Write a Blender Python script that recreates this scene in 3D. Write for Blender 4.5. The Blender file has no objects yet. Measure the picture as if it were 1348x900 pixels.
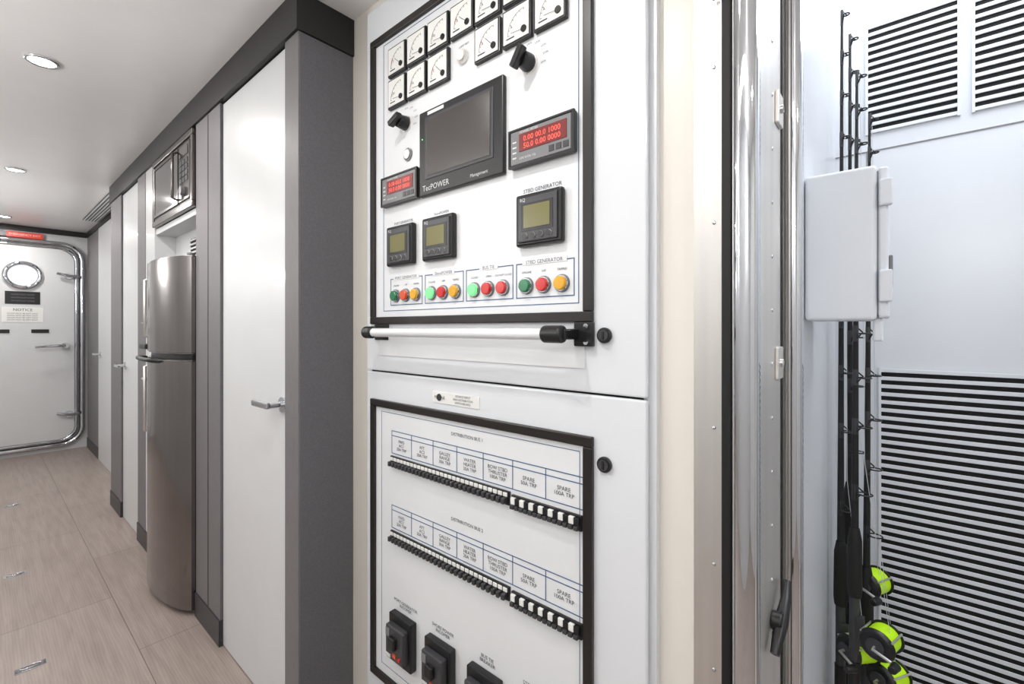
import bpy, bmesh, math, random
from mathutils import Vector, Matrix
random.seed(4)
S = bpy.context.scene
H = 1.22       # eye height
CEIL = 2.20

# ------------------------------------------------------------------ materials
def lin(c):
    c = c/255.0
    return c/12.92 if c <= 0.04045 else ((c+0.055)/1.055)**2.4
def rgb(r, g, b): return (lin(r), lin(g), lin(b), 1)

def mat(name, col, rough=0.5, metal=0.0, var=0.03, scale=8.0, bump=0.0, bscale=200.0, coat=0.0, emit=None, estr=0.0, trans=0.0, stretch=None):
    m = bpy.data.materials.new(name); m.use_nodes = True
    nt = m.node_tree; b = nt.nodes['Principled BSDF']
    b.inputs['Roughness'].default_value = rough
    b.inputs['Metallic'].default_value = metal
    b.inputs['Coat Weight'].default_value = coat
    b.inputs['Coat Roughness'].default_value = 0.08
    b.inputs['Transmission Weight'].default_value = trans
    tc = nt.nodes.new('ShaderNodeTexCoord')
    mp = nt.nodes.new('ShaderNodeMapping')
    nt.links.new(tc.outputs['Object'], mp.inputs['Vector'])
    if stretch: mp.inputs['Scale'].default_value = stretch
    n = nt.nodes.new('ShaderNodeTexNoise'); n.inputs['Scale'].default_value = scale
    n.inputs['Detail'].default_value = 3
    nt.links.new(mp.outputs['Vector'], n.inputs['Vector'])
    r = nt.nodes.new('ShaderNodeValToRGB')
    c = rgb(*col)
    r.color_ramp.elements[0].position = 0.3; r.color_ramp.elements[1].position = 0.7
    r.color_ramp.elements[0].color = tuple(x*(1-var) for x in c[:3])+(1,)
    r.color_ramp.elements[1].color = tuple(min(1, x*(1+var)) for x in c[:3])+(1,)
    nt.links.new(n.outputs['Fac'], r.inputs['Fac'])
    nt.links.new(r.outputs['Color'], b.inputs['Base Color'])
    if bump > 0:
        n2 = nt.nodes.new('ShaderNodeTexNoise'); n2.inputs['Scale'].default_value = bscale
        nt.links.new(mp.outputs['Vector'], n2.inputs['Vector'])
        bp = nt.nodes.new('ShaderNodeBump'); bp.inputs['Strength'].default_value = bump
        bp.inputs['Distance'].default_value = 0.002
        nt.links.new(n2.outputs['Fac'], bp.inputs['Height'])
        nt.links.new(bp.outputs['Normal'], b.inputs['Normal'])
    if emit:
        b.inputs['Emission Color'].default_value = rgb(*emit)
        b.inputs['Emission Strength'].default_value = estr
    return m

M = {}
M['cab'] = mat('cabinet_white_enamel', (223,226,230), 0.25, coat=0.3, var=0.01)
M['panelw'] = mat('panel_white', (227,229,231), 0.4, var=0.01)
M['cream'] = mat('cream_wall_laminate', (227,222,213), 0.35, var=0.01)
M['white'] = mat('white_laminate', (210,211,212), 0.38, var=0.015, coat=0.1)
M['ceil'] = mat('ceiling_white', (243,242,241), 0.25, var=0.01)
M['grey'] = mat('grey_woven_laminate', (98,97,101), 0.5, var=0.12, scale=220, bump=0.25, bscale=500)
M['greyf'] = mat('grey_front_laminate', (112,109,111), 0.5, var=0.10, scale=60, stretch=(6,6,0.4))
M['dark'] = mat('dark_trim', (28,25,26), 0.4, var=0.05)
M['base'] = mat('dark_plinth', (50,48,51), 0.4, var=0.05)
M['black'] = mat('black_plastic', (22,22,24), 0.35, var=0.08)
M['frame'] = mat('dark_bronze_frame', (30,25,23), 0.35, var=0.08)
M['rubber'] = mat('black_rubber', (14,14,15), 0.6)
M['chrome'] = mat('polished_chrome', (214,216,220), 0.04, 1.0, var=0.01)
M['steel'] = mat('brushed_steel', (226,223,219), 0.42, 1.0, var=0.06, scale=30, stretch=(1,1,0.05), bump=0.05)
M['steelf'] = mat('fridge_steel', (142,137,135), 0.17, 1.0, var=0.05, scale=40, stretch=(1,1,0.05))
M['mwframe'] = mat('microwave_dark_steel', (112,108,106), 0.25, 0.9, var=0.05)
M['outw'] = mat('exterior_white_paint', (218,222,229), 0.3, var=0.01)
M['box'] = mat('junction_box_white', (222,227,234), 0.35, var=0.01)
M['slot'] = mat('louvre_black', (6,6,7), 0.8)
M['screen'] = mat('screen_glass', (62,58,55), 0.12, var=0.05, coat=0.5)
M['mwglass'] = mat('microwave_glass', (26,24,24), 0.08, var=0.05, coat=0.8)
M['lcd'] = mat('lcd_olive', (104,100,52), 0.25, var=0.08, emit=(104,100,52), estr=0.12)
M['dgrey'] = mat('dark_grey_plastic', (58,58,61), 0.4)
M['mgrey'] = mat('mid_grey_plastic', (120,120,122), 0.4)
M['blue'] = mat('blue_ink', (78,104,140), 0.5)
M['ink'] = mat('black_ink', (58,63,74), 0.5)
M['lightink'] = mat('white_ink', (215,215,215), 0.5)
M['wht'] = mat('gauge_face_white', (232,232,228), 0.4, var=0.005)
M['red'] = mat('red_lens', (200,30,26), 0.2, coat=0.5)
M['orange'] = mat('orange_lens', (214,80,36), 0.2, coat=0.5)
M['yellow'] = mat('amber_lens', (224,166,22), 0.2, coat=0.5)
M['green'] = mat('green_lens', (18,116,70), 0.2, coat=0.5)
M['greenon'] = mat('green_lens_lit', (110,225,130), 0.2, emit=(120,240,140), estr=0.7)
M['led'] = mat('red_led_digits', (255,90,75), 0.4, emit=(255,80,66), estr=0.9)
M['ledbg'] = mat('red_led_window', (110,30,28), 0.25, emit=(130,24,20), estr=0.15)
M['exit'] = mat('red_sign', (214,60,40), 0.4, emit=(214,60,40), estr=0.15)
M['line'] = mat('fishing_line_green', (180,228,24), 0.4, emit=(180,228,24), estr=0.15)
M['clear'] = mat('grab_bar_acrylic', (226,227,230), 0.12, coat=0.6, var=0.01)
M['thread'] = mat('nylon_thread', (205,208,210), 0.3)
M['glow'] = mat('downlight_lens', (255,250,240), 0.3, emit=(255,250,240), estr=14)
M['port'] = mat('porthole_glass', (225,230,236), 0.1, emit=(235,240,245), estr=0.35)

def wood():
    m = bpy.data.materials.new('taupe_oak_floor'); m.use_nodes = True
    nt = m.node_tree; b = nt.nodes['Principled BSDF']; L = nt.links.new
    b.inputs['Roughness'].default_value = 0.36
    tc = nt.nodes.new('ShaderNodeTexCoord')
    mp = nt.nodes.new('ShaderNodeMapping'); mp.inputs['Scale'].default_value = (1.4, 16, 1)
    L(tc.outputs['Object'], mp.inputs['Vector'])
    n = nt.nodes.new('ShaderNodeTexNoise'); n.inputs['Scale'].default_value = 2.6; n.inputs['Detail'].default_value = 9; n.inputs['Distortion'].default_value = 0.5
    L(mp.outputs['Vector'], n.inputs['Vector'])
    w = nt.nodes.new('ShaderNodeTexWave'); w.bands_direction = 'Y'; w.inputs['Scale'].default_value = 2.2
    w.inputs['Distortion'].default_value = 8; w.inputs['Detail'].default_value = 4; w.inputs['Detail Scale'].default_value = 0.9
    L(mp.outputs['Vector'], w.inputs['Vector'])
    mx = nt.nodes.new('ShaderNodeMix'); mx.data_type = 'FLOAT'; mx.inputs[0].default_value = 0.16
    L(n.outputs['Fac'], mx.inputs[2]); L(w.outputs['Fac'], mx.inputs[3])
    r = nt.nodes.new('ShaderNodeValToRGB'); e = r.color_ramp.elements
    e[0].position = 0.25; e[0].color = rgb(140,127,120)
    e[1].position = 0.75; e[1].color = rgb(168,155,147)
    L(mx.outputs[0], r.inputs['Fac'])
    br = nt.nodes.new('ShaderNodeTexBrick'); br.inputs['Scale'].default_value = 1
    br.inputs['Brick Width'].default_value = 1.05; br.inputs['Row Height'].default_value = 0.42
    br.inputs['Mortar Size'].default_value = 0.0014; br.inputs['Mortar Smooth'].default_value = 0
    br.inputs['Color1'].default_value = (1,1,1,1); br.inputs['Color2'].default_value = (0.94,0.93,0.93,1)
    br.inputs['Mortar'].default_value = (0.4,0.38,0.37,1)
    mp2 = nt.nodes.new('ShaderNodeMapping'); mp2.inputs['Location'].default_value = (0.1, 0.02, 0)
    L(tc.outputs['Object'], mp2.inputs['Vector']); L(mp2.outputs['Vector'], br.inputs['Vector'])
    mu = nt.nodes.new('ShaderNodeMix'); mu.data_type = 'RGBA'; mu.blend_type = 'MULTIPLY'; mu.inputs[0].default_value = 1
    L(r.outputs['Color'], mu.inputs[6]); L(br.outputs['Color'], mu.inputs[7])
    L(mu.outputs[2], b.inputs['Base Color'])
    bp = nt.nodes.new('ShaderNodeBump'); bp.inputs['Strength'].default_value = 0.08; bp.inputs['Distance'].default_value = 0.002
    L(mx.outputs[0], bp.inputs['Height']); L(bp.outputs['Normal'], b.inputs['Normal'])
    return m
M['wood'] = wood()

# ------------------------------------------------------------------ mesh builder
class B:
    def __init__(s, name, parent=None):
        s.name = name; s.bm = bmesh.new(); s.mats = []; s.parent = parent
    def mi(s, k):
        if k not in s.mats: s.mats.append(k)
        return s.mats.index(k)
    def merge(s, t, k, T=None):
        i = s.mi(k)
        for f in t.faces: f.material_index = i
        if T is not None: bmesh.ops.transform(t, matrix=T, verts=t.verts)
        me = bpy.data.meshes.new('tmp'); t.to_mesh(me); t.free()
        s.bm.from_mesh(me); bpy.data.meshes.remove(me)
    def box(s, k, x0, x1, y0, y1, z0, z1, bev=0.0, seg=2, T=None):
        t = bmesh.new(); bmesh.ops.create_cube(t, size=1)
        for v in t.verts:
            v.co = Vector((x0+(v.co.x+.5)*(x1-x0), y0+(v.co.y+.5)*(y1-y0), z0+(v.co.z+.5)*(z1-z0)))
        if bev > 0:
            bmesh.ops.bevel(t, geom=t.edges[:], offset=bev, segments=seg, affect='EDGES', profile=0.5)
        s.merge(t, k, T)
    def cyl(s, k, p0, p1, r0, r1=None, n=28, bev=0.0):
        if r1 is None: r1 = r0
        p0 = Vector(p0); p1 = Vector(p1); d = p1-p0
        t = bmesh.new()
        bmesh.ops.create_cone(t, cap_ends=True, segments=n, radius1=r0, radius2=r1, depth=d.length)
        for f in t.faces:
            f.smooth = len(f.verts) == 4
        for e in t.edges:
            if any(len(f.verts) > 4 for f in e.link_faces): e.smooth = False
        if bev > 0:
            ed = [e for e in t.edges if not e.smooth]
            bmesh.ops.bevel(t, geom=ed, offset=bev, segments=3, affect='EDGES', profile=0.5)
        q = Vector((0,0,1)).rotation_difference(d.normalized()).to_matrix().to_4x4()
        s.merge(t, k, Matrix.Translation((p0+p1)/2) @ q)
    def tube(s, k, pts, r, n=12, closed=False):
        pts = [Vector(p) for p in pts]; N = len(pts)
        rr = r if isinstance(r, (list, tuple)) else [r]*N
        t = bmesh.new(); rings = []; up = None
        for i, p in enumerate(pts):
            if closed: d = pts[(i+1) % N]-pts[i-1]
            else: d = pts[min(i+1, N-1)]-pts[max(i-1, 0)]
            d.normalize()
            if up is None:
                up = Vector((0,0,1)) if abs(d.z) < .9 else Vector((1,0,0))
            up = (up-d*up.dot(d)).normalized(); sd = d.cross(up)
            rings.append([t.verts.new(p+(up*math.cos(a)+sd*math.sin(a))*rr[i]) for a in [2*math.pi*j/n for j in range(n)]])
        for i in range(N if closed else N-1):
            a, b = rings[i], rings[(i+1) % N]
            for j in range(n):
                f = t.faces.new((a[j], b[j], b[(j+1) % n], a[(j+1) % n])); f.smooth = True
        if not closed:
            t.faces.new(rings[0]); t.faces.new(rings[-1][::-1])
        bmesh.ops.recalc_face_normals(t, faces=t.faces)
        s.merge(t, k)
    def sphere(s, k, c, r, sc=(1,1,1), n=16):
        t = bmesh.new(); bmesh.ops.create_uvsphere(t, u_segments=n, v_segments=n//2, radius=r)
        for f in t.faces: f.smooth = True
        s.merge(t, k, Matrix.Translation(c) @ Matrix.Diagonal((*sc, 1)))
    def poly(s, k, pts, vec, smooth=False):
        t = bmesh.new(); a = [t.verts.new(p) for p in pts]; v = Vector(vec)
        b = [t.verts.new(Vector(p)+v) for p in pts]
        t.faces.new(a); t.faces.new(b[::-1])
        n = len(a)
        for i in range(n):
            t.faces.new((a[i], b[i], b[(i+1) % n], a[(i+1) % n]))
        bmesh.ops.recalc_face_normals(t, faces=t.faces)
        s.merge(t, k)
    def text(s, k, body, x, y, z, size, align='CENTER', T=None):
        cu = bpy.data.curves.new('t', 'FONT'); cu.body = body; cu.size = size
        cu.align_x = align; cu.align_y = 'CENTER'; cu.resolution_u = 2; cu.space_line = 0.9
        o = bpy.data.objects.new('t', cu); S.collection.objects.link(o)
        me = bpy.data.meshes.new_from_object(o)
        bpy.data.objects.remove(o); bpy.data.curves.remove(cu)
        t = bmesh.new(); t.from_mesh(me); bpy.data.meshes.remove(me)
        if T is None: T = Matrix.Translation((x, y, z)) @ Matrix.Rotation(math.pi/2, 4, 'X')
        s.merge(t, k, T)
    def ring_rect(s, k, x0, x1, z0, z1, w, y0, y1, bev=0.0):
        s.box(k, x0, x1, y0, y1, z0, z0+w, bev); s.box(k, x0, x1, y0, y1, z1-w, z1, bev)
        s.box(k, x0, x0+w, y0, y1, z0+w, z1-w, bev); s.box(k, x1-w, x1, y0, y1, z0+w, z1-w, bev)
    def done(s):
        me = bpy.data.meshes.new(s.name); s.bm.to_mesh(me); s.bm.free()
        for k in s.mats: me.materials.append(M[k])
        o = bpy.data.objects.new(s.name, me); S.collection.objects.link(o)
        if s.parent: o.parent = s.parent
        return o
def empty(name):
    o = bpy.data.objects.new(name, None); S.collection.objects.link(o); o.empty_display_size = 0.1
    return o
def simple(name, k, *a, **kw):
    b = B(name); b.box(k, *a, **kw); return b.done()

# ------------------------------------------------------------------ room shell
simple('floor', 'wood', -6.6, 1.6, -0.9, 2.0, -0.06, 0.0)
simple('ceiling', 'ceil', -6.6, 1.6, -0.9, 1.0, CEIL, CEIL+0.08)
simple('wall_near', 'white', -6.6, 1.6, -1.0, -0.9, 0, CEIL)
simple('wall_end', 'white', -6.6, -6.40, -0.9, 1.0, 0, CEIL)
simple('wall_right', 'white', 1.6, 1.7, -1.0, 1.9, 0, 2.5)
simple('wall_switchboard', 'cream', -1.985, -0.167, 0.78, 1.0, 0, CEIL)
simple('wall_corridor', 'white', -6.40, -3.36, 0.78, 1.0, 0, CEIL)
simple('wall_niche_back', 'white', -3.36, -1.985, 1.2, 1.25, 0, CEIL)
simple('wall_lobby', 'cream', 0.75, 1.6, 0.78, 1.0, 0, CEIL)
simple('wall_outer_left', 'outw', -0.35, -0.15, 1.003, 1.70, 0, 2.5)
simple('wall_outer_back', 'outw', -0.35, 1.6, 1.70, 1.80, 0, 2.5)
simple('ceiling_outer', 'outw', -0.35, 1.6, 1.0, 1.8, 2.5, 2.56)

# dark cornice
b = B('trim_1'); b.box('dark', -4.18, -1.322, 0.597, 0.779, 2.085, CEIL-0.001)
b.done()
b = B('trim_2'); b.box('dark', -6.399, -6.37, -0.9, 0.74, 2.15, CEIL-0.001); b.done()
b = B('trim_3'); b.box('dark', -6.37, -4.18, 0.73, 0.779, 2.15, CEIL-0.001); b.done()

# ------------------------------------------------------------------ grey columns
def column(x0, x1, y0, y1, k='greyf', side='grey', top=2.084):
    b = B('wall_column')
    b.box(side, x0, x1, y0+0.006, y1, 0, top)
    b.box(k, x0, x1, y0, y0+0.0055, 0.0, top)
    b.box('base', x0-0.0005, x1+0.003, y0-0.005, y0+0.1 if y1-y0 > 0.12 else y1, 0, 0.10)
    return b
b = B('wall_column')
b.box('grey', -1.417, -1.329, 0.611, 0.779, 0, 2.084); b.box('greyf', -1.417, -1.329, 0.605, 0.6105, 0, 2.084)
b.done()
b = column(-2.28, -1.985, 0.605, 1.199)
b.box('dark', -2.125, -2.121, 0.6035, 0.606, 0.1, 2.08); b.done()
b = column(-3.36, -3.18, 0.605, 1.199); b.done()
b = B('wall_panel_white'); b.box('white', -3.179, -2.985, 0.607, 1.199, 0.1, 2.084)
b.box('base', -3.175, -2.985, 0.600, 0.8, 0, 0.10)
for z in (1.25, 0.95):      # small chrome latches on the panel edge
    b.cyl('chrome', (-3.03,0.607,z), (-3.03,0.575,z), 0.008)
    b.tube('chrome', [(-3.03,0.578,z), (-3.08,0.575,z)], 0.007)
b.done()
column(-4.17, -3.83, 0.605, 0.779).done()
column(-6.368, -5.665, 0.74, 0.779, top=2.149).done()

# ------------------------------------------------------------------ corridor doors
def lever(b, x, y, z, dx, sz=1.0):
    b.cyl('chrome', (x,y,z), (x,y-0.006,z), 0.024*sz)
    b.cyl('chrome', (x,y-0.006,z), (x,y-0.05*sz,z), 0.009*sz)
    b.box('chrome', min(x-0.01*(1 if dx>0 else -1),x+dx), max(x-0.01*(1 if dx>0 else -1),x+dx), y-0.056*sz, y-0.042*sz, z-0.008, z+0.012, 0.004)
def flush_door(name, x0, x1, y, top, hx, hdx):
    b = B(name)
    b.box('white', x0+0.003, x1-0.003, y, y+0.035, 0.004, top-0.004, 0.002)
    b.box('slot', x0, x1, y+0.036, y+0.045, 0, top-0.001)
    if hx: lever(b, hx, y, 0.985, hdx)
    b.done()
flush_door('door_1', -1.984, -1.418, 0.614, 2.084, -1.448, -0.105)
flush_door('door_2', -3.829, -3.361, 0.614, 2.084, -3.75, 0.11)
flush_door('door_3', -5.66, -4.9, 0.742-0.01, 2.149, -5.55, 0.10)
simple('wall_panel_corridor', 'white', -4.899, -4.18, 0.742, 0.779, 0, 2.149)

# ------------------------------------------------------------------ refrigerator
def bowed(b, k, x0, x1, yb, yf, bulge, z0, z1, n=20, bev=0.006):
    pts = [(x0, yb, z0)]
    for i in range(n+1):
        t = i/n; e = max(0.0, math.sin(math.pi*t))
        pts.append((x0+(x1-x0)*t, yf-bulge*e**0.6, z0))
    pts.append((x1, yb, z0))
    t = bmesh.new(); a = [t.verts.new(p) for p in pts]; bb = [t.verts.new((p[0], p[1], z1)) for p in pts]
    t.faces.new(a); t.faces.new(bb[::-1]); m = len(a)
    for i in range(m):
        f = t.faces.new((a[i], bb[i], bb[(i+1) % m], a[(i+1) % m]))
        f.smooth = 1 <= i <= n
    bmesh.ops.recalc_face_normals(t, faces=t.faces)
    for e in t.edges:
        if len(e.link_faces) == 2 and e.calc_face_angle(0) > 0.9: e.smooth = False
    ed = [e for e in t.edges if not e.smooth]
    bmesh.ops.bevel(t, geom=ed, offset=min(bev, 0.4*(z1-z0)), segments=3, affect='EDGES')
    b.merge(t, k)
b = B('refrigerator')
b.box('dgrey', -2.895, -2.290, 0.625, 1.18, 0.03, 1.52)
bowed(b, 'steelf', -2.900, -2.285, 0.62, 0.590, 0.075, 0.02, 1.085)
bowed(b, 'steelf', -2.900, -2.285, 0.62, 0.590, 0.075, 1.11, 1.53)
bowed(b, 'black', -2.890, -2.295, 0.62, 0.595, 0.062, 1.086, 1.109, bev=0.002)
bowed(b, 'dgrey', -2.87, -2.31, 0.64, 0.62, 0.06, 0.0, 0.019, bev=0.002)
b.tube('black', [(-2.84,0.545,1.075),(-2.82,0.509,1.078),(-2.66,0.497,1.078),(-2.50,0.500,1.078),(-2.48,0.535,1.075)], 0.010)
b.box('black', -2.86, -2.74, 0.520, 0.560, 1.12, 1.145, 0.005)
for z0, z1 in ((1.17,1.47),(0.70,1.04)):
    b.tube('steel', [(-2.87,0.57,z0),(-2.872,0.545,z0+0.01),(-2.872,0.545,z1-0.01),(-2.87,0.57,z1)], 0.007)
b.cyl('mgrey', (-2.33,0.60,1.53), (-2.33,0.60,1.545), 0.015)
b.done()
# ------------------------------------------------------------------ microwave + shelf
b = B('niche_shelf')
b.box('white', -2.984, -2.281, 0.612, 1.199, 1.71, 1.74, 0.002)
b.box('white', -2.984, -2.281, 0.70, 0.72, 1.56, 1.71)
b.box('slot', -2.70, -2.30, 0.694, 0.70, 1.565, 1.665)
for i in range(5):
    b.box('white', -2.70, -2.30, 0.688, 0.694, 1.570+i*0.02, 1.578+i*0.02)
b.done()
b = B('microwave_oven')
b.box('dgrey', -2.955, -2.30, 0.612, 0.98, 1.75, 2.06, 0.004)
b.ring_rect('mwframe', -2.965, -2.29, 1.742, 2.075, 0.026, 0.592, 0.612, 0.003)
b.box('black', -2.937, -2.318, 0.598, 0.611, 1.77, 2.047)
b.ring_rect('mwframe', -2.925, -2.50, 1.785, 2.035, 0.012, 0.592, 0.600)
b.box('mwglass', -2.912, -2.513, 0.594, 0.60, 1.798, 2.022)
b.box('mwframe', -2.485, -2.33, 0.592, 0.60, 1.785, 2.035, 0.003)
b.box('screen', -2.47, -2.345, 0.590, 0.593, 1.98, 2.02)
for i in range(4):
    for j in range(3):
        b.box('dgrey', -2.468+j*0.044, -2.434+j*0.044, 0.590, 0.593, 1.865+i*0.026, 1.885+i*0.026)
b.cyl('mgrey', (-2.408,0.592,1.825), (-2.408,0.578,1.825), 0.02)
b.tube('mwframe', [(-2.50,0.595,1.80),(-2.50,0.572,1.81),(-2.50,0.572,2.01),(-2.50,0.595,2.02)], 0.006)
for x in (-2.93,-2.33):
    for y in (0.65,0.95): b.cyl('black', (x,y,1.74), (x,y,1.75), 0.012)
b.done()

# ------------------------------------------------------------------ end watertight door
def rrect(y0, y1, z0, z1, r, x, n=8):
    pts = []
    for cy, cz, a0 in ((y1-r, z1-r, 0), (y0+r, z1-r, 90), (y0+r, z0+r, 180), (y1-r, z0+r, 270)):
        for i in range(n+1):
            a = math.radians(a0+90*i/n)
            pts.append((x, cy+r*math.cos(a), cz+r*math.sin(a)))
    return pts
e = empty('watertight_door')
b = B('leaf', e); b.poly('white', rrect(-0.12, 0.64, 0.12, 2.0, 0.12, -6.395), (0.045,0,0)); b.done()
b = B('frame_pipes', e)
b.tube('chrome', rrect(-0.18, 0.70, 0.06, 2.06, 0.16, -6.375), 0.022, closed=True)
b.tube('chrome', rrect(-0.135, 0.655, 0.105, 2.015, 0.13, -6.362), 0.015, closed=True)
b.done()
b = B('porthole', e)
c = (-6.345, 0.285, 1.725)
b.tube('chrome', [(c[0], c[1]+0.116*math.cos(a), c[2]+0.116*math.sin(a)) for a in [i*math.pi/16 for i in range(32)]], 0.021, closed=True)
b.cyl('port', (-6.352, c[1], c[2]), (-6.343, c[1], c[2]), 0.112)
for i in range(8):
    a = i*math.pi/4+0.2; b.sphere('dgrey', (c[0]+0.019, c[1]+0.118*math.cos(a), c[2]+0.118*math.sin(a)), 0.006)
b.done()
b = B('fittings', e)
TX = lambda y, z: Matrix.Translation((-6.346, y, z)) @ Matrix.Rotation(math.pi/2, 4, 'Z') @ Matrix.Rotation(math.pi/2, 4, 'X')
b.box('black', -6.35, -6.347, 0.17, 0.40, 1.45, 1.57)
b.box('wht', -6.35, -6.347, 0.15, 0.42, 1.28, 1.42)
b.text('ink', 'NOTICE', 0,0,0, 0.035, T=TX(0.285,1.395))
for i in range(4): b.text('ink', 'DOOR MUST BE KEPT SHUT', 0,0,0, 0.016, T=TX(0.285,1.36-i*0.02))
for i in range(3): b.text('mgrey', 'WATERTIGHT DOOR', 0,0,0, 0.016, T=TX(0.285,1.54-i*0.03))
b.box('black', -6.35, -6.345, 0.02, 0.20, 1.175, 1.21); b.box('black', -6.35, -6.345, 0.34, 0.46, 1.175, 1.21)
for (y,z) in ((0.60,1.74),(0.60,0.36)):
    b.cyl('chrome', (-6.35,y,z), (-6.30,y,z), 0.036, 0.026); b.tube('chrome', [(-6.305,y-0.09,z+0.02),(-6.30,y,z),(-6.33,y+0.07,z)], 0.015)
b.cyl('chrome', (-6.35,0.57,1.05), (-6.28,0.57,1.05), 0.028)
b.tube('chrome', [(-6.285,0.57,1.05),(-6.27,0.5,1.05),(-6.27,0.36,1.04)], [0.014,0.014,0.011])
b.done()
b = B('exit_sign'); b.box('exit', -6.37, -6.36, 0.18, 0.42, 2.085, 2.135)
b.text('wht', 'EMERGENCY EXIT', 0,0,0, 0.026, T=Matrix.Translation((-6.3585,0.30,2.11)) @ Matrix.Rotation(math.pi/2,4,'Z') @ Matrix.Rotation(math.pi/2,4,'X'))
b.box('mgrey', -6.37, -6.36, 0.03, 0.16, 2.085, 2.14); b.box('mgrey', -6.398, -6.37, 0.05, 0.40, 2.09, 2.13); b.done()

# ------------------------------------------------------------------ ceiling fixtures and floor rings
for x in (-2.39, -4.15, -5.95, -0.65, 1.05):
    b = B('ceiling_downlight')
    b.tube('chrome', [(x+0.042*math.cos(a), 0.155+0.042*math.sin(a), CEIL-0.004) for a in [i*math.pi/16 for i in range(32)]], 0.006, n=8, closed=True)
    b.cyl('glow', (x,0.155,CEIL-0.006), (x,0.155,CEIL-0.001), 0.038); b.done()
    ld = bpy.data.lights.new('downlight_lamp', 'AREA'); ld.shape = 'DISK'; ld.size = 0.074; ld.energy = 6
    ld.color = (1,0.97,0.94)
    lo = bpy.data.objects.new('downlight_lamp', ld); lo.location = (x,0.155,CEIL-0.02); S.collection.objects.link(lo)
b = B('ceiling_vent'); b.box('slot', -5.6, -4.3, 0.62, 0.72, CEIL-0.006, CEIL-0.001)
for i in range(5): b.box('white', -5.6, -4.3, 0.622+i*0.02, 0.632+i*0.02, CEIL-0.012, CEIL-0.006)
b.done()
for (x,y) in ((-2.384,0.126),(-3.33,0.124),(-4.65,0.16)):
    b = B('floor_hatch_ring')
    b.box('chrome', x-0.018, x+0.018, y-0.040, y+0.040, 0.0, 0.003, 0.001)
    b.box('mgrey', x-0.011, x+0.011, y-0.031, y+0.031, 0.003, 0.0035)
    b.tube('chrome', [(x+0.009*math.cos(a), y+0.026*math.sin(a), 0.005) for a in [i*math.pi/12 for i in range(24)]], 0.0022, n=8, closed=True)
    b.done()

# ------------------------------------------------------------------ SWITCHBOARD
sw = empty('electrical_switchboard')
Y = 0.75
b = B('carcass', sw); b.box('cab', -1.212, -0.322, 0.766, 0.7795, 0.08, 2.16); b.box('slot', -1.195, -0.345, 0.7625, 0.766, 0.1, 2.12)
b.box('base', -1.2, -0.335, 0.755, 0.7795, 0, 0.08); b.done()
b = B('upper_door', sw); b.box('cab', -1.203, -0.333, Y, 0.762, 1.0985, 2.15, 0.004, 3)
b.box('panelw', -1.135, -0.455, 0.7475, 0.75, 1.143, 1.20, 0.001)
b.done()
b = B('lower_door', sw); b.box('cab', -1.203, -0.333, Y, 0.762, 0.10, 1.0945, 0.004, 3); b.done()
b = B('upper_window_frame', sw); b.ring_rect('frame', -1.172, -0.436, 1.232, 2.048, 0.02, 0.740, 0.7505, 0.002)
b.box('panelw', -1.152, -0.456, 0.7485, 0.7505, 1.252, 2.028); b.done()
b = B('lower_window_frame', sw); b.ring_rect('frame', -1.172, -0.436, 0.225, 1.017, 0.02, 0.740, 0.7505, 0.002)
b.box('panelw', -1.152, -0.456, 0.7485, 0.7505, 0.245, 0.997); b.done()
F = 0.7484   # face of the instrument panel
b = B('panel_border_lines', sw)
b.ring_rect('blue', -1.115, -0.468, 1.268, 2.02, 0.0018, F-0.0006, F)
b.ring_rect('blue', -1.125, -0.466, 0.27, 0.985, 0.0012, F-0.0006, F)
b.done()

def gauge(cx, cz, ang, par):
    b = B('analog_gauge', par); h = 0.0395
    b.box('black', cx-h, cx+h, F-0.010, F, cz-h, cz+h, 0.002)
    b.box('wht', cx-h+0.005, cx+h-0.005, F-0.0115, F-0.009, cz-h+0.005, cz+h-0.005)
    px, pz = cx+0.022, cz-0.02; f = F-0.0122; R = 0.044
    arc = [(px-R*math.cos(a), f, pz+R*math.sin(a)) for a in [math.radians(90*i/10) for i in range(11)]]
    b.tube('mgrey', arc, 0.0004, n=4)
    for i in range(7):
        a = math.radians(15*i); c_, s_ = math.cos(a), math.sin(a)
        b.tube('ink', [(px-(R-0.005)*c_, f, pz+(R-0.005)*s_), (px-R*c_, f, pz+R*s_)], 0.0004, n=4)
    a = math.radians(ang)
    b.tube('ink', [(px, f-0.001, pz), (px-0.034*math.cos(a), f-0.001, pz+0.034*math.sin(a))], 0.0005, n=4)
    if ang > 20: b.tube('orange', arc[2:5], 0.0008, n=4)
    b.cyl('black', (px,F-0.009,pz), (px,F-0.014,pz), 0.007)
    b.text('ink', random.choice(['A','V','kW','Hz','A']), cx-0.012, F-0.0118, cz-0.004, 0.010)
    b.box('ink', cx-0.026, cx-0.004, F-0.0121, F-0.0114, cz-0.027, cz-0.0245)
    b.done()
cols = [-1.041, -0.956, -0.871, -0.786, -0.703, -0.617, -0.531]
for i, cx in enumerate(cols):
    gauge(cx, 1.951, 5 if i%3 else 40, sw)
    if i != 3: gauge(cx, 1.863, 45 if i in (2,4) else 5, sw)

b = B('lamp_test_button', sw); b.cyl('steel', (-0.786,F,1.862), (-0.786,F-0.008,1.862), 0.016)
b.cyl('wht', (-0.786,F-0.008,1.862), (-0.786,F-0.012,1.862), 0.011); b.text('ink', 'LAMP TEST', -0.786, F-0.0005, 1.89, 0.007)
b.cyl('mgrey', (-1.0,F,1.684), (-1.0,F-0.004,1.684), 0.017); b.cyl('steel', (-1.0,F-0.004,1.684), (-1.0,F-0.007,1.684), 0.012)
b.done()

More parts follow.
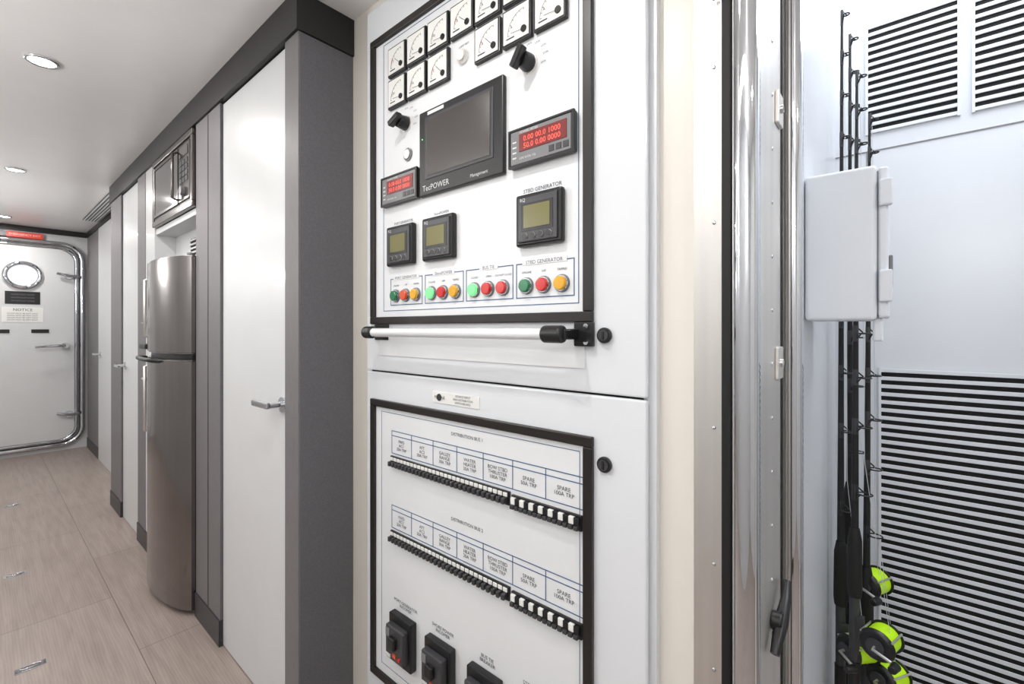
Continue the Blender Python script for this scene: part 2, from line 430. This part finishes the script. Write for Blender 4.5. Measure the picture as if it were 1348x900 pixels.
def rotary(cx, cz, rot, lab):
    b = B('rotary_switch', sw)
    b.cyl('steel', (cx,F,cz), (cx,F-0.004,cz), 0.021)
    b.cyl('black', (cx,F-0.004,cz), (cx,F-0.03,cz), 0.019, 0.016, bev=0.002)
    T = Matrix.Translation((cx, F-0.036, cz)) @ Matrix.Rotation(rot, 4, 'Y')
    b.box('black', -0.007, 0.007, -0.010, 0.008, -0.024, 0.021, 0.003, T=T)
    b.text('ink', lab, cx, F-0.0006, cz+0.062, 0.011)
    for i in range(5):
        a = math.radians(-30+i*30)
        b.text('ink', 'L%d-N' % i, cx+0.042*math.cos(a), F-0.0006, cz+0.034*math.sin(a)+0.008, 0.006)
    b.done()
rotary(-0.589, 1.772, 0.6, 'STBD GEN'); rotary(-1.008, 1.768, 1.2, 'PORT GEN')

b = B('control_display', sw)
b.box('black', -0.94, -0.652, F-0.012, F, 1.555, 1.770, 0.003)
b.box('dgrey', -0.915, -0.68, F-0.0135, F-0.011, 1.595, 1.752, 0.001)
b.box('screen', -0.906, -0.689, F-0.0145, F-0.013, 1.603, 1.743)
b.box('wht', -0.905, -0.845, F-0.0132, F-0.0118, 1.756, 1.764)
b.text('lightink', 'TecPOWER', -0.925, F-0.0126, 1.573, 0.020, 'LEFT'); b.text('lightink', 'Management', -0.725, F-0.0126, 1.570, 0.011)
b.cyl('greenon', (-0.926,F-0.012,1.70), (-0.926,F-0.0135,1.70), 0.0018)
b.done()

def ledmeter(x0, x1, z0, z1):
    b = B('digital_power_meter', sw)
    b.box('dgrey', x0, x1, F-0.014, F, z0, z1, 0.004)
    b.ring_rect('black', x0, x1, z0, z1, 0.004, F-0.016, F-0.010)
    b.box('mgrey', x0+0.007, x1-0.007, F-0.0152, F-0.0138, z0+0.006, z1-0.006)
    b.box('ledbg', x0+0.030, x1-0.016, F-0.0165, F-0.015, z0+0.030, z1-0.014)
    b.text('led', '0.00 00.0 1000', (x0+x1)/2+0.006, F-0.0168, z0+0.054, 0.0155)
    b.text('led', '50.0 0.00 0000', (x0+x1)/2+0.006, F-0.0168, z0+0.039, 0.0155)
    b.text('lightink', 'POWER METER', x0+0.055, F-0.0155, z1-0.0105, 0.007)
    for i in range(3): b.box('dgrey', x1-0.058+i*0.017, x1-0.046+i*0.017, F-0.0165, F-0.015, z0+0.012, z0+0.024)
    for i in range(4): b.box('lightink', x0+0.012, x0+0.022, F-0.0156, F-0.015, z0+0.018+i*0.011, z0+0.021+i*0.011)
    b.text('lightink', 'kW kVAr Hz', x0+0.052, F-0.0155, z0+0.016, 0.008)
    b.done()
ledmeter(-0.634, -0.470, 1.557, 1.637); ledmeter(-1.106, -0.946, 1.557, 1.637)

def sqmeter(cx, lab, ls=0.0095):
    b = B('generator_controller', sw); cz = 1.443
    b.box('black', cx-0.058, cx+0.058, F-0.016, F, cz-0.054, cz+0.054, 0.005)
    b.box('dgrey', cx-0.050, cx+0.050, F-0.019, F-0.015, cz-0.047, cz+0.047, 0.003)
    b.box('black', cx-0.040, cx+0.040, F-0.0198, F-0.0185, cz-0.024, cz+0.033)
    b.box('lcd', cx-0.033, cx+0.033, F-0.0205, F-0.0195, cz-0.018, cz+0.028)
    b.text('lightink', 'RQ', cx-0.036, F-0.0195, cz+0.040, 0.010)
    for i in range(4):
        b.cyl('black', (cx-0.03+i*0.02,F-0.019,cz-0.035), (cx-0.03+i*0.02,F-0.0215,cz-0.035), 0.0065, n=16)
        b.tube('lightink', [(cx-0.03+i*0.02+0.0065*math.cos(a),F-0.0195,cz-0.035+0.0065*math.sin(a)) for a in [k*math.pi/6 for k in range(12)]], 0.0006, n=4, closed=True)
    b.text('ink', lab, cx, F-0.0006, 1.507, ls); b.done()
sqmeter(-1.022, 'PORT GENERATOR'); sqmeter(-0.867, 'ShorePOWER'); sqmeter(-0.556, 'STBD GENERATOR', 0.0115)

groups = [(-1.081,-0.941,'PORT GENERATOR',('green','orange','yellow'),('ON-LINE','OFF','TRIPPED')),
          (-0.931,-0.787,'ShorePOWER',('greenon','red','yellow'),('ON-LINE','OFF','TRIPPED')),
          (-0.779,-0.633,'BUS TIE',('greenon','red','red'),('CLOSED','OPEN','DO NOT CLOSE')),
          (-0.625,-0.478,'STBD GENERATOR',('green','red','yellow'),('ON-LINE','OFF','TRIPPED'))]
for x0, x1, lab, cs, ls in groups:
    b = B('indicator_lamp_group', sw); cx = (x0+x1)/2
    b.ring_rect('blue', x0, x1, 1.283, 1.357, 0.0022, F-0.0006, F)
    wl = len(lab)*0.0040
    b.box('panelw', cx-wl, cx+wl, F-0.001, F, 1.352, 1.362)
    b.text('ink', lab, cx, F-0.0012, 1.357, 0.0110)
    for i, (c_, l_) in enumerate(zip(cs, ls)):
        x = cx+(i-1)*0.0445; z = 1.309
        b.cyl('mgrey', (x,F,z), (x,F-0.005,z), 0.0182, 0.0172)
        b.cyl('chrome', (x,F-0.004,z), (x,F-0.007,z), 0.0165, 0.0155)
        b.cyl(c_, (x,F-0.006,z), (x,F-0.013,z), 0.0145, 0.0132, bev=0.0015)
        b.text('ink', l_, x, F-0.0006, 1.337, 0.0064)
    b.done()

# grab bar
b = B('grab_bar', sw); z = 1.209
b.cyl('clear', (-1.085,0.693,z), (-0.50,0.693,z), 0.0115)
for x0, x1 in ((-1.118,-1.080),(-0.512,-0.466)):
    b.cyl('black', (x0,0.693,z), (x1,0.693,z), 0.0165, bev=0.005)
for x in (-1.105, -0.472):
    b.box('black', x-0.009, x+0.009, 0.693, 0.7495, z-0.010, z+0.010, 0.003)
b.box('black', -1.155, -1.09, 0.744, 0.7495, z-0.022, z+0.022, 0.002)
b.box('black', -0.474, -0.434, 0.738, 0.7495, z-0.023, z+0.023, 0.002)
for dz in (-0.015, 0.015): b.cyl('chrome', (-0.446,0.739,z+dz), (-0.446,0.735,z+dz), 0.005)
b.done()
b = B('door_locks', sw)
for z in (1.207, 0.970):
    b.cyl('black', (-0.4125,Y,z), (-0.4125,Y-0.008,z), 0.0145, bev=0.002)
    b.cyl('dgrey', (-0.4125,Y-0.008,z), (-0.4125,Y-0.010,z), 0.010)
    b.box('rubber', -0.4145, -0.4105, Y-0.0115, Y-0.0095, z-0.007, z+0.007)
b.done()
b = B('maker_label', sw)
b.box('wht', -0.90, -0.735, Y-0.002, Y, 1.034, 1.062)
b.cyl('dgrey', (-0.875,Y-0.002,1.048), (-0.875,Y-0.003,1.048), 0.009)
b.text('dgrey', 'MARINE', -0.872, Y-0.004, 1.048, 0.011)
for i, t in enumerate(('SOURCE INPUT','AND DISTRIBUTION','SWITCHBOARD')): b.text('ink', t, -0.79, Y-0.0025, 1.056-i*0.008, 0.0075)
b.done()

def busrow(dz, lab):
    b = B('breaker_row', sw)
    b.text('ink', lab, -0.777, F-0.0006, 0.964+dz, 0.0115)
    z0, z1 = 0.874+dz, 0.936+dz
    for i in range(8): b.box('blue', -1.0760+i*0.088, -1.074+i*0.088, F-0.0006, F, z0, z1)
    for z in (z0, z1, z1-0.013): b.box('blue', -1.0755, -0.4585, F-0.0006, F, z-0.001, z+0.001)
    names = [('FWD','AC1','20A TRP'),('AFT','AC2','20A TRP'),('GALLEY','RANGE','30A TRP'),('WATER','HEATER','20A TRP'),('BOW STBD','THRUSTER','100A TRP'),('SPARE','50A TRP',''),('SPARE','100A TRP','')]
    for i, n in enumerate(names):
        cx = -1.031+i*0.088
        b.text('ink', '\n'.join([q for q in n if q]), cx, F-0.0006, z0+0.025, 0.0118)
    # slot with breakers
    for (xa, xb, off) in ((-1.075,-0.640,0.0),(-0.634,-0.459,-0.004)):
        b.box('black', xa, xb, F-0.006, F, 0.838+dz+off, 0.868+dz+off, 0.001)
        n = int((xb-xa)/0.0146) if off == 0 else 14
        for k in range(n):
            x = xa+0.002+k*(xb-xa-0.004)/n; w = (xb-xa-0.004)/n
            if off:
                b.box('wht' if k % 2 == 0 else 'black', x, x+w*0.95, F-0.012, F-0.004, 0.850+dz+off, 0.864+dz+off, 0.001)
                b.box('dgrey', x+0.001, x+w*0.85, F-0.016, F-0.004, 0.841+dz+off, 0.849+dz+off, 0.001)
            else:
                b.box('wht', x, x+w*0.8, F-0.008, F-0.004, 0.856+dz, 0.865+dz, 0.001)
                b.box('dgrey', x+0.002, x+w*0.75, F-0.018, F-0.004, 0.842+dz, 0.855+dz, 0.002)
    b.done()
busrow(0, 'DISTRIBUTION BUS 1'); busrow(-0.206, 'DISTRIBUTION BUS 2')
for cx, lab in ((-1.013,'PORT GENERATOR\nINCOMER'),(-0.862,'SHORE POWER\nINCOMER'),(-0.710,'BUS TIE\nBREAKER'),(-0.556,'STBD GENERATOR\nINCOMER')):
    b = B('circuit_breaker', sw); z = 0.385
    b.box('black', cx-0.048, cx+0.048, F-0.020, F, z-0.064, z+0.064, 0.003)
    b.box('dgrey', cx-0.038, cx+0.038, F-0.038, F-0.018, z-0.042, z+0.045, 0.004)
    b.box('black', cx-0.014, cx+0.014, F-0.050, F-0.036, z-0.006, z+0.024, 0.004)
    b.box('mgrey', cx-0.034, cx-0.018, F-0.040, F-0.037, z+0.018, z+0.038)
    b.box('orange', cx-0.004, cx+0.010, F-0.0405, F-0.037, z-0.03, z-0.020)
    b.cyl('red', (cx+0.024,F-0.037,z-0.026), (cx+0.024,F-0.041,z-0.026), 0.005)
    b.box('lightink', cx-0.034, cx-0.014, F-0.0395, F-0.037, z-0.036, z-0.028)
    b.text('ink', lab, cx, F-0.0006, z+0.084, 0.0118); b.done()

# ------------------------------------------------------------------ stainless door frame
fr = empty('watertight_door_frame')
b = B('flange', fr)
b.box('steel', -0.262, -0.200, 0.7765, 0.7798, 0.0, CEIL-0.002)
pts = [(p[1], 0.776, p[2]) for p in rrect(-0.258, -0.216, 0.64, 1.68, 0.02, 0)]
b.poly('steel', pts, (0,-0.006,0))
for z in (0.67, 0.84, 1.06, 1.39, 1.64, 1.75, 2.0): b.sphere('chrome', (-0.228,0.7695,z), 0.003, (1,0.5,1))
b.box('rubber', -0.214, -0.199, 0.758, 0.7763, 0.0, CEIL-0.002, 0.003)
b.done()
b = B('pipes', fr)
b.cyl('chrome', (-0.178,0.757,0.0), (-0.178,0.757,CEIL-0.002), 0.0195, n=64)
b.cyl('chrome', (-0.150,0.985,0.0), (-0.150,0.985,CEIL-0.002), 0.0150, n=64)
b.done()
b = B('reveal_plate', fr)
b.box('steel', -0.166, -0.163, 0.779, 0.968, 0.0, CEIL-0.002)
b.box('rubber', -0.163, -0.161, 0.935, 0.950, 0.0, CEIL-0.002)
for i in range(24): b.sphere('chrome', (-0.1625, 0.862, 0.08+i*0.09), 0.0035, (0.5,1,1))
for z in (1.60, 1.16):
    b.box('steel', -0.163, -0.157, 0.885, 0.925, z-0.028, z+0.028, 0.002); b.cyl('chrome', (-0.157,0.905,z), (-0.153,0.905,z), 0.007)
b.cyl('black', (-0.163,0.86,0.735), (-0.146,0.86,0.735), 0.015, bev=0.003)
b.tube('black', [(-0.152,0.825,0.70),(-0.149,0.86,0.735),(-0.149,0.90,0.755),(-0.151,0.925,0.775)], [0.007,0.011,0.008,0.006])
b.done()
b = B('sill', fr); b.box('steel', -0.161, 0.749, 0.79, 0.968, 0.0, 0.04, 0.01)
b.cyl('chrome', (0.762-0.03,0.757,0.0), (0.732,0.757,CEIL-0.002), 0.0195, n=32); b.done()

# ------------------------------------------------------------------ louvre wall
def grille(x0, x1, z0, z1, pitch):
    b = B('ventilation_grille')
    b.box('slot', x0, x1, 1.6975, 1.6995, z0, z1)
    n = int(round((z1-z0)/pitch)); p = (z1-z0)/n
    for i in range(n+1):
        zc = z0+i*p
        b.box('outw', x0-0.002, x1+0.002, 1.6935, 1.6973, zc-p*0.23, zc+p*0.23, 0.001)
    b.box('outw', x0-0.006, x0, 1.692, 1.6995, z0-0.008, z1+0.008); b.box('outw', x1, x1+0.006, 1.692, 1.6995, z0-0.008, z1+0.008)
    b.done()
grille(-0.071, 0.117, 1.794, 2.10, 0.0216)
grille(0.150, 0.45, 1.794, 2.10, 0.0216)
grille(-0.041, 0.55, 0.14, 1.099, 0.0228)
b = B('trim_4'); b.box('mgrey', -0.149, 1.6, 1.698, 1.6998, 1.737, 1.740); b.box('mgrey', -0.075, -0.073, 1.698, 1.6998, 0.0, 1.737); b.done()

# ------------------------------------------------------------------ junction box
b = B('junction_box')
b.box('box', -0.149, -0.033, 1.10, 1.24, 1.235, 1.53, 0.008, 4)
b.box('box', -0.031, -0.016, 1.105, 1.235, 1.240, 1.525, 0.005, 4)
b.box('mgrey', -0.0335, -0.0305, 1.11, 1.23, 1.246, 1.519)
b.box('box', -0.030, -0.010, 1.096, 1.11, 1.45, 1.50, 0.003); b.box('box', -0.030, -0.010, 1.096, 1.11, 1.27, 1.33, 0.003)
b.box('mgrey', -0.016, -0.010, 1.13, 1.16, 1.30, 1.36, 0.002)
b.box('box', -0.040, -0.024, 1.12, 1.14, 1.195, 1.24, 0.004)
b.done()

# ------------------------------------------------------------------ fishing rods
def rod(x, y, top, reelz, lean, rdir):
    b = B('fishing_rod')
    P = lambda z: Vector((x+lean[0]*z/2, y+lean[1]*z/2, z))
    b.tube('black', [P(0.0), P(0.03), P(0.04), P(reelz-0.08)], [0.016,0.016,0.013,0.013])
    b.tube('dgrey', [P(reelz-0.08), P(reelz+0.08)], 0.011)
    b.tube('rubber', [P(reelz+0.08), P(reelz+0.10), P(reelz+0.22), P(reelz+0.25)], [0.014,0.016,0.015,0.010])
    zz = [reelz+0.25+(top-reelz-0.25)*i/8 for i in range(9)]
    b.tube('rubber', [P(q) for q in zz], [0.0080-0.0052*i/8 for i in range(9)], n=10)
    d = Vector(rdir).normalized(); side = d.cross(Vector((0,0,1)))
    for i in range(11):
        q = reelz+0.34+(top-reelz-0.35)*(i/10)**0.8
        R = 0.015-0.0008*i; c = P(q)+d*(R+0.006)
        b.tube('black', [c+(d*math.cos(a)+side*math.sin(a))*R for a in [k*math.pi/8 for k in range(16)]], 0.0019, n=6, closed=True)
        b.tube('black', [P(q-0.018), c-d*R*0.3+side*R*0.7], 0.0018, n=6); b.tube('black', [P(q+0.018), c-d*R*0.3-side*R*0.7], 0.0018, n=6)
        b.cyl('dgrey', P(q-0.02), P(q+0.02), 0.0075-0.0004*i, n=10)
    # reel
    c = P(reelz)+d*0.055
    b.cyl('line', c-side*0.026, c+side*0.026, 0.031)
    for sg in (-1, 1):
        b.cyl('black', c+side*sg*0.026, c+side*sg*0.036, 0.038, 0.032, bev=0.003)
        b.cyl('dgrey', c+side*sg*0.036, c+side*sg*0.042, 0.018)
    for a in (0.6, 2.6, 4.4):
        o = (d*math.cos(a)+Vector((0,0,1))*math.sin(a))*0.036
        b.cyl('steel', c+o-side*0.030, c+o+side*0.030, 0.0025, n=8)
    b.box('dgrey', -0.008, 0.008, -0.008, 0.008, -0.035, 0.035, T=Matrix.Translation(P(reelz)+d*0.013))
    h0 = c+side*0.042; h1 = h0+side*0.012+d*0.045-Vector((0,0,0.012))
    b.tube('steel', [h0, h0+side*0.012, h1], 0.0035, n=8)
    b.cyl('black', h1, h1+side*0.026, 0.010, 0.008, bev=0.002)
    # line running up through the guides
    b.tube('thread', [c+d*0.02, P(reelz+0.42)+d*0.02, P((reelz+top)/2)+d*0.017, P(top)+d*0.006], 0.0006, n=4)
    b.done()
rod(-0.122, 1.50, 2.06, 0.40, (0.004,0.0), (1,-0.9,0))
rod(-0.106, 1.58, 2.03, 0.54, (0.0,0.0), (1,-0.5,0))
rod(-0.088, 1.42, 1.86, 0.47, (0.006,0.02), (1,-0.3,0))
rod(-0.070, 1.52, 1.78, 0.34, (0.010,0.02), (1,-0.6,0))

# ------------------------------------------------------------------ lights
def area(name, loc, rot, sx, sy, e, col=(1,1,1)):
    ld = bpy.data.lights.new(name, 'AREA'); ld.shape = 'RECTANGLE'; ld.size = sx; ld.size_y = sy; ld.energy = e; ld.color = col
    o = bpy.data.objects.new(name, ld); o.location = loc; o.rotation_euler = rot; S.collection.objects.link(o); return o
area('overhead_fill_light', (-0.4,-0.45,CEIL-0.02), (math.radians(-12),0,0), 1.6, 0.5, 12, (1,0.99,0.98))  # soft fill added above the camera, out of view; no fixture here
area('corridor_fill_light', (-3.6,-0.6,CEIL-0.02), (0,0,0), 4.0, 0.3, 12, (1,0.98,0.96))  # unseen area light added under the ceiling to fill the corridor
area('deck_daylight', (0.5,1.35,2.47), (0,0,0), 1.4, 0.6, 17, (0.95,0.98,1))
# invented chrome lamps on the near wall, added to brighten ceiling and switchboard
for x, en in ((-4.6,17), (-2.0,17), (0.4,15)):
    b = B('added_sconce'); b.cyl('chrome', (x,-0.899,1.60), (x,-0.885,1.60), 0.06); b.cyl('chrome', (x,-0.885,1.60), (x,-0.74,1.60), 0.010)
    b.cyl('chrome', (x,-0.74,1.59), (x,-0.74,1.65), 0.03, 0.055)
    b.done()
    pd = bpy.data.lights.new('added_sconce_fill', 'POINT'); pd.energy = en; pd.shadow_soft_size = 0.07; pd.color = (1,0.985,0.965)
    po = bpy.data.objects.new('added_sconce_fill', pd); po.location = (x,-0.74,1.73); S.collection.objects.link(po)
w = bpy.data.worlds.new('World'); S.world = w; w.use_nodes = True
w.node_tree.nodes['Background'].inputs[0].default_value = (0.9,0.95,1,1)
w.node_tree.nodes['Background'].inputs[1].default_value = 0.6

# ------------------------------------------------------------------ camera
cd = bpy.data.cameras.new('camera'); cd.sensor_width = 36; cd.lens = 16.02; cd.shift_y = -0.01335; cd.clip_start = 0.02
co = bpy.data.objects.new('camera', cd); co.location = (0,0,H); co.rotation_euler = (math.pi/2, 0, math.radians(40.4))
S.collection.objects.link(co); S.camera = co
S.view_settings.view_transform = 'Standard'
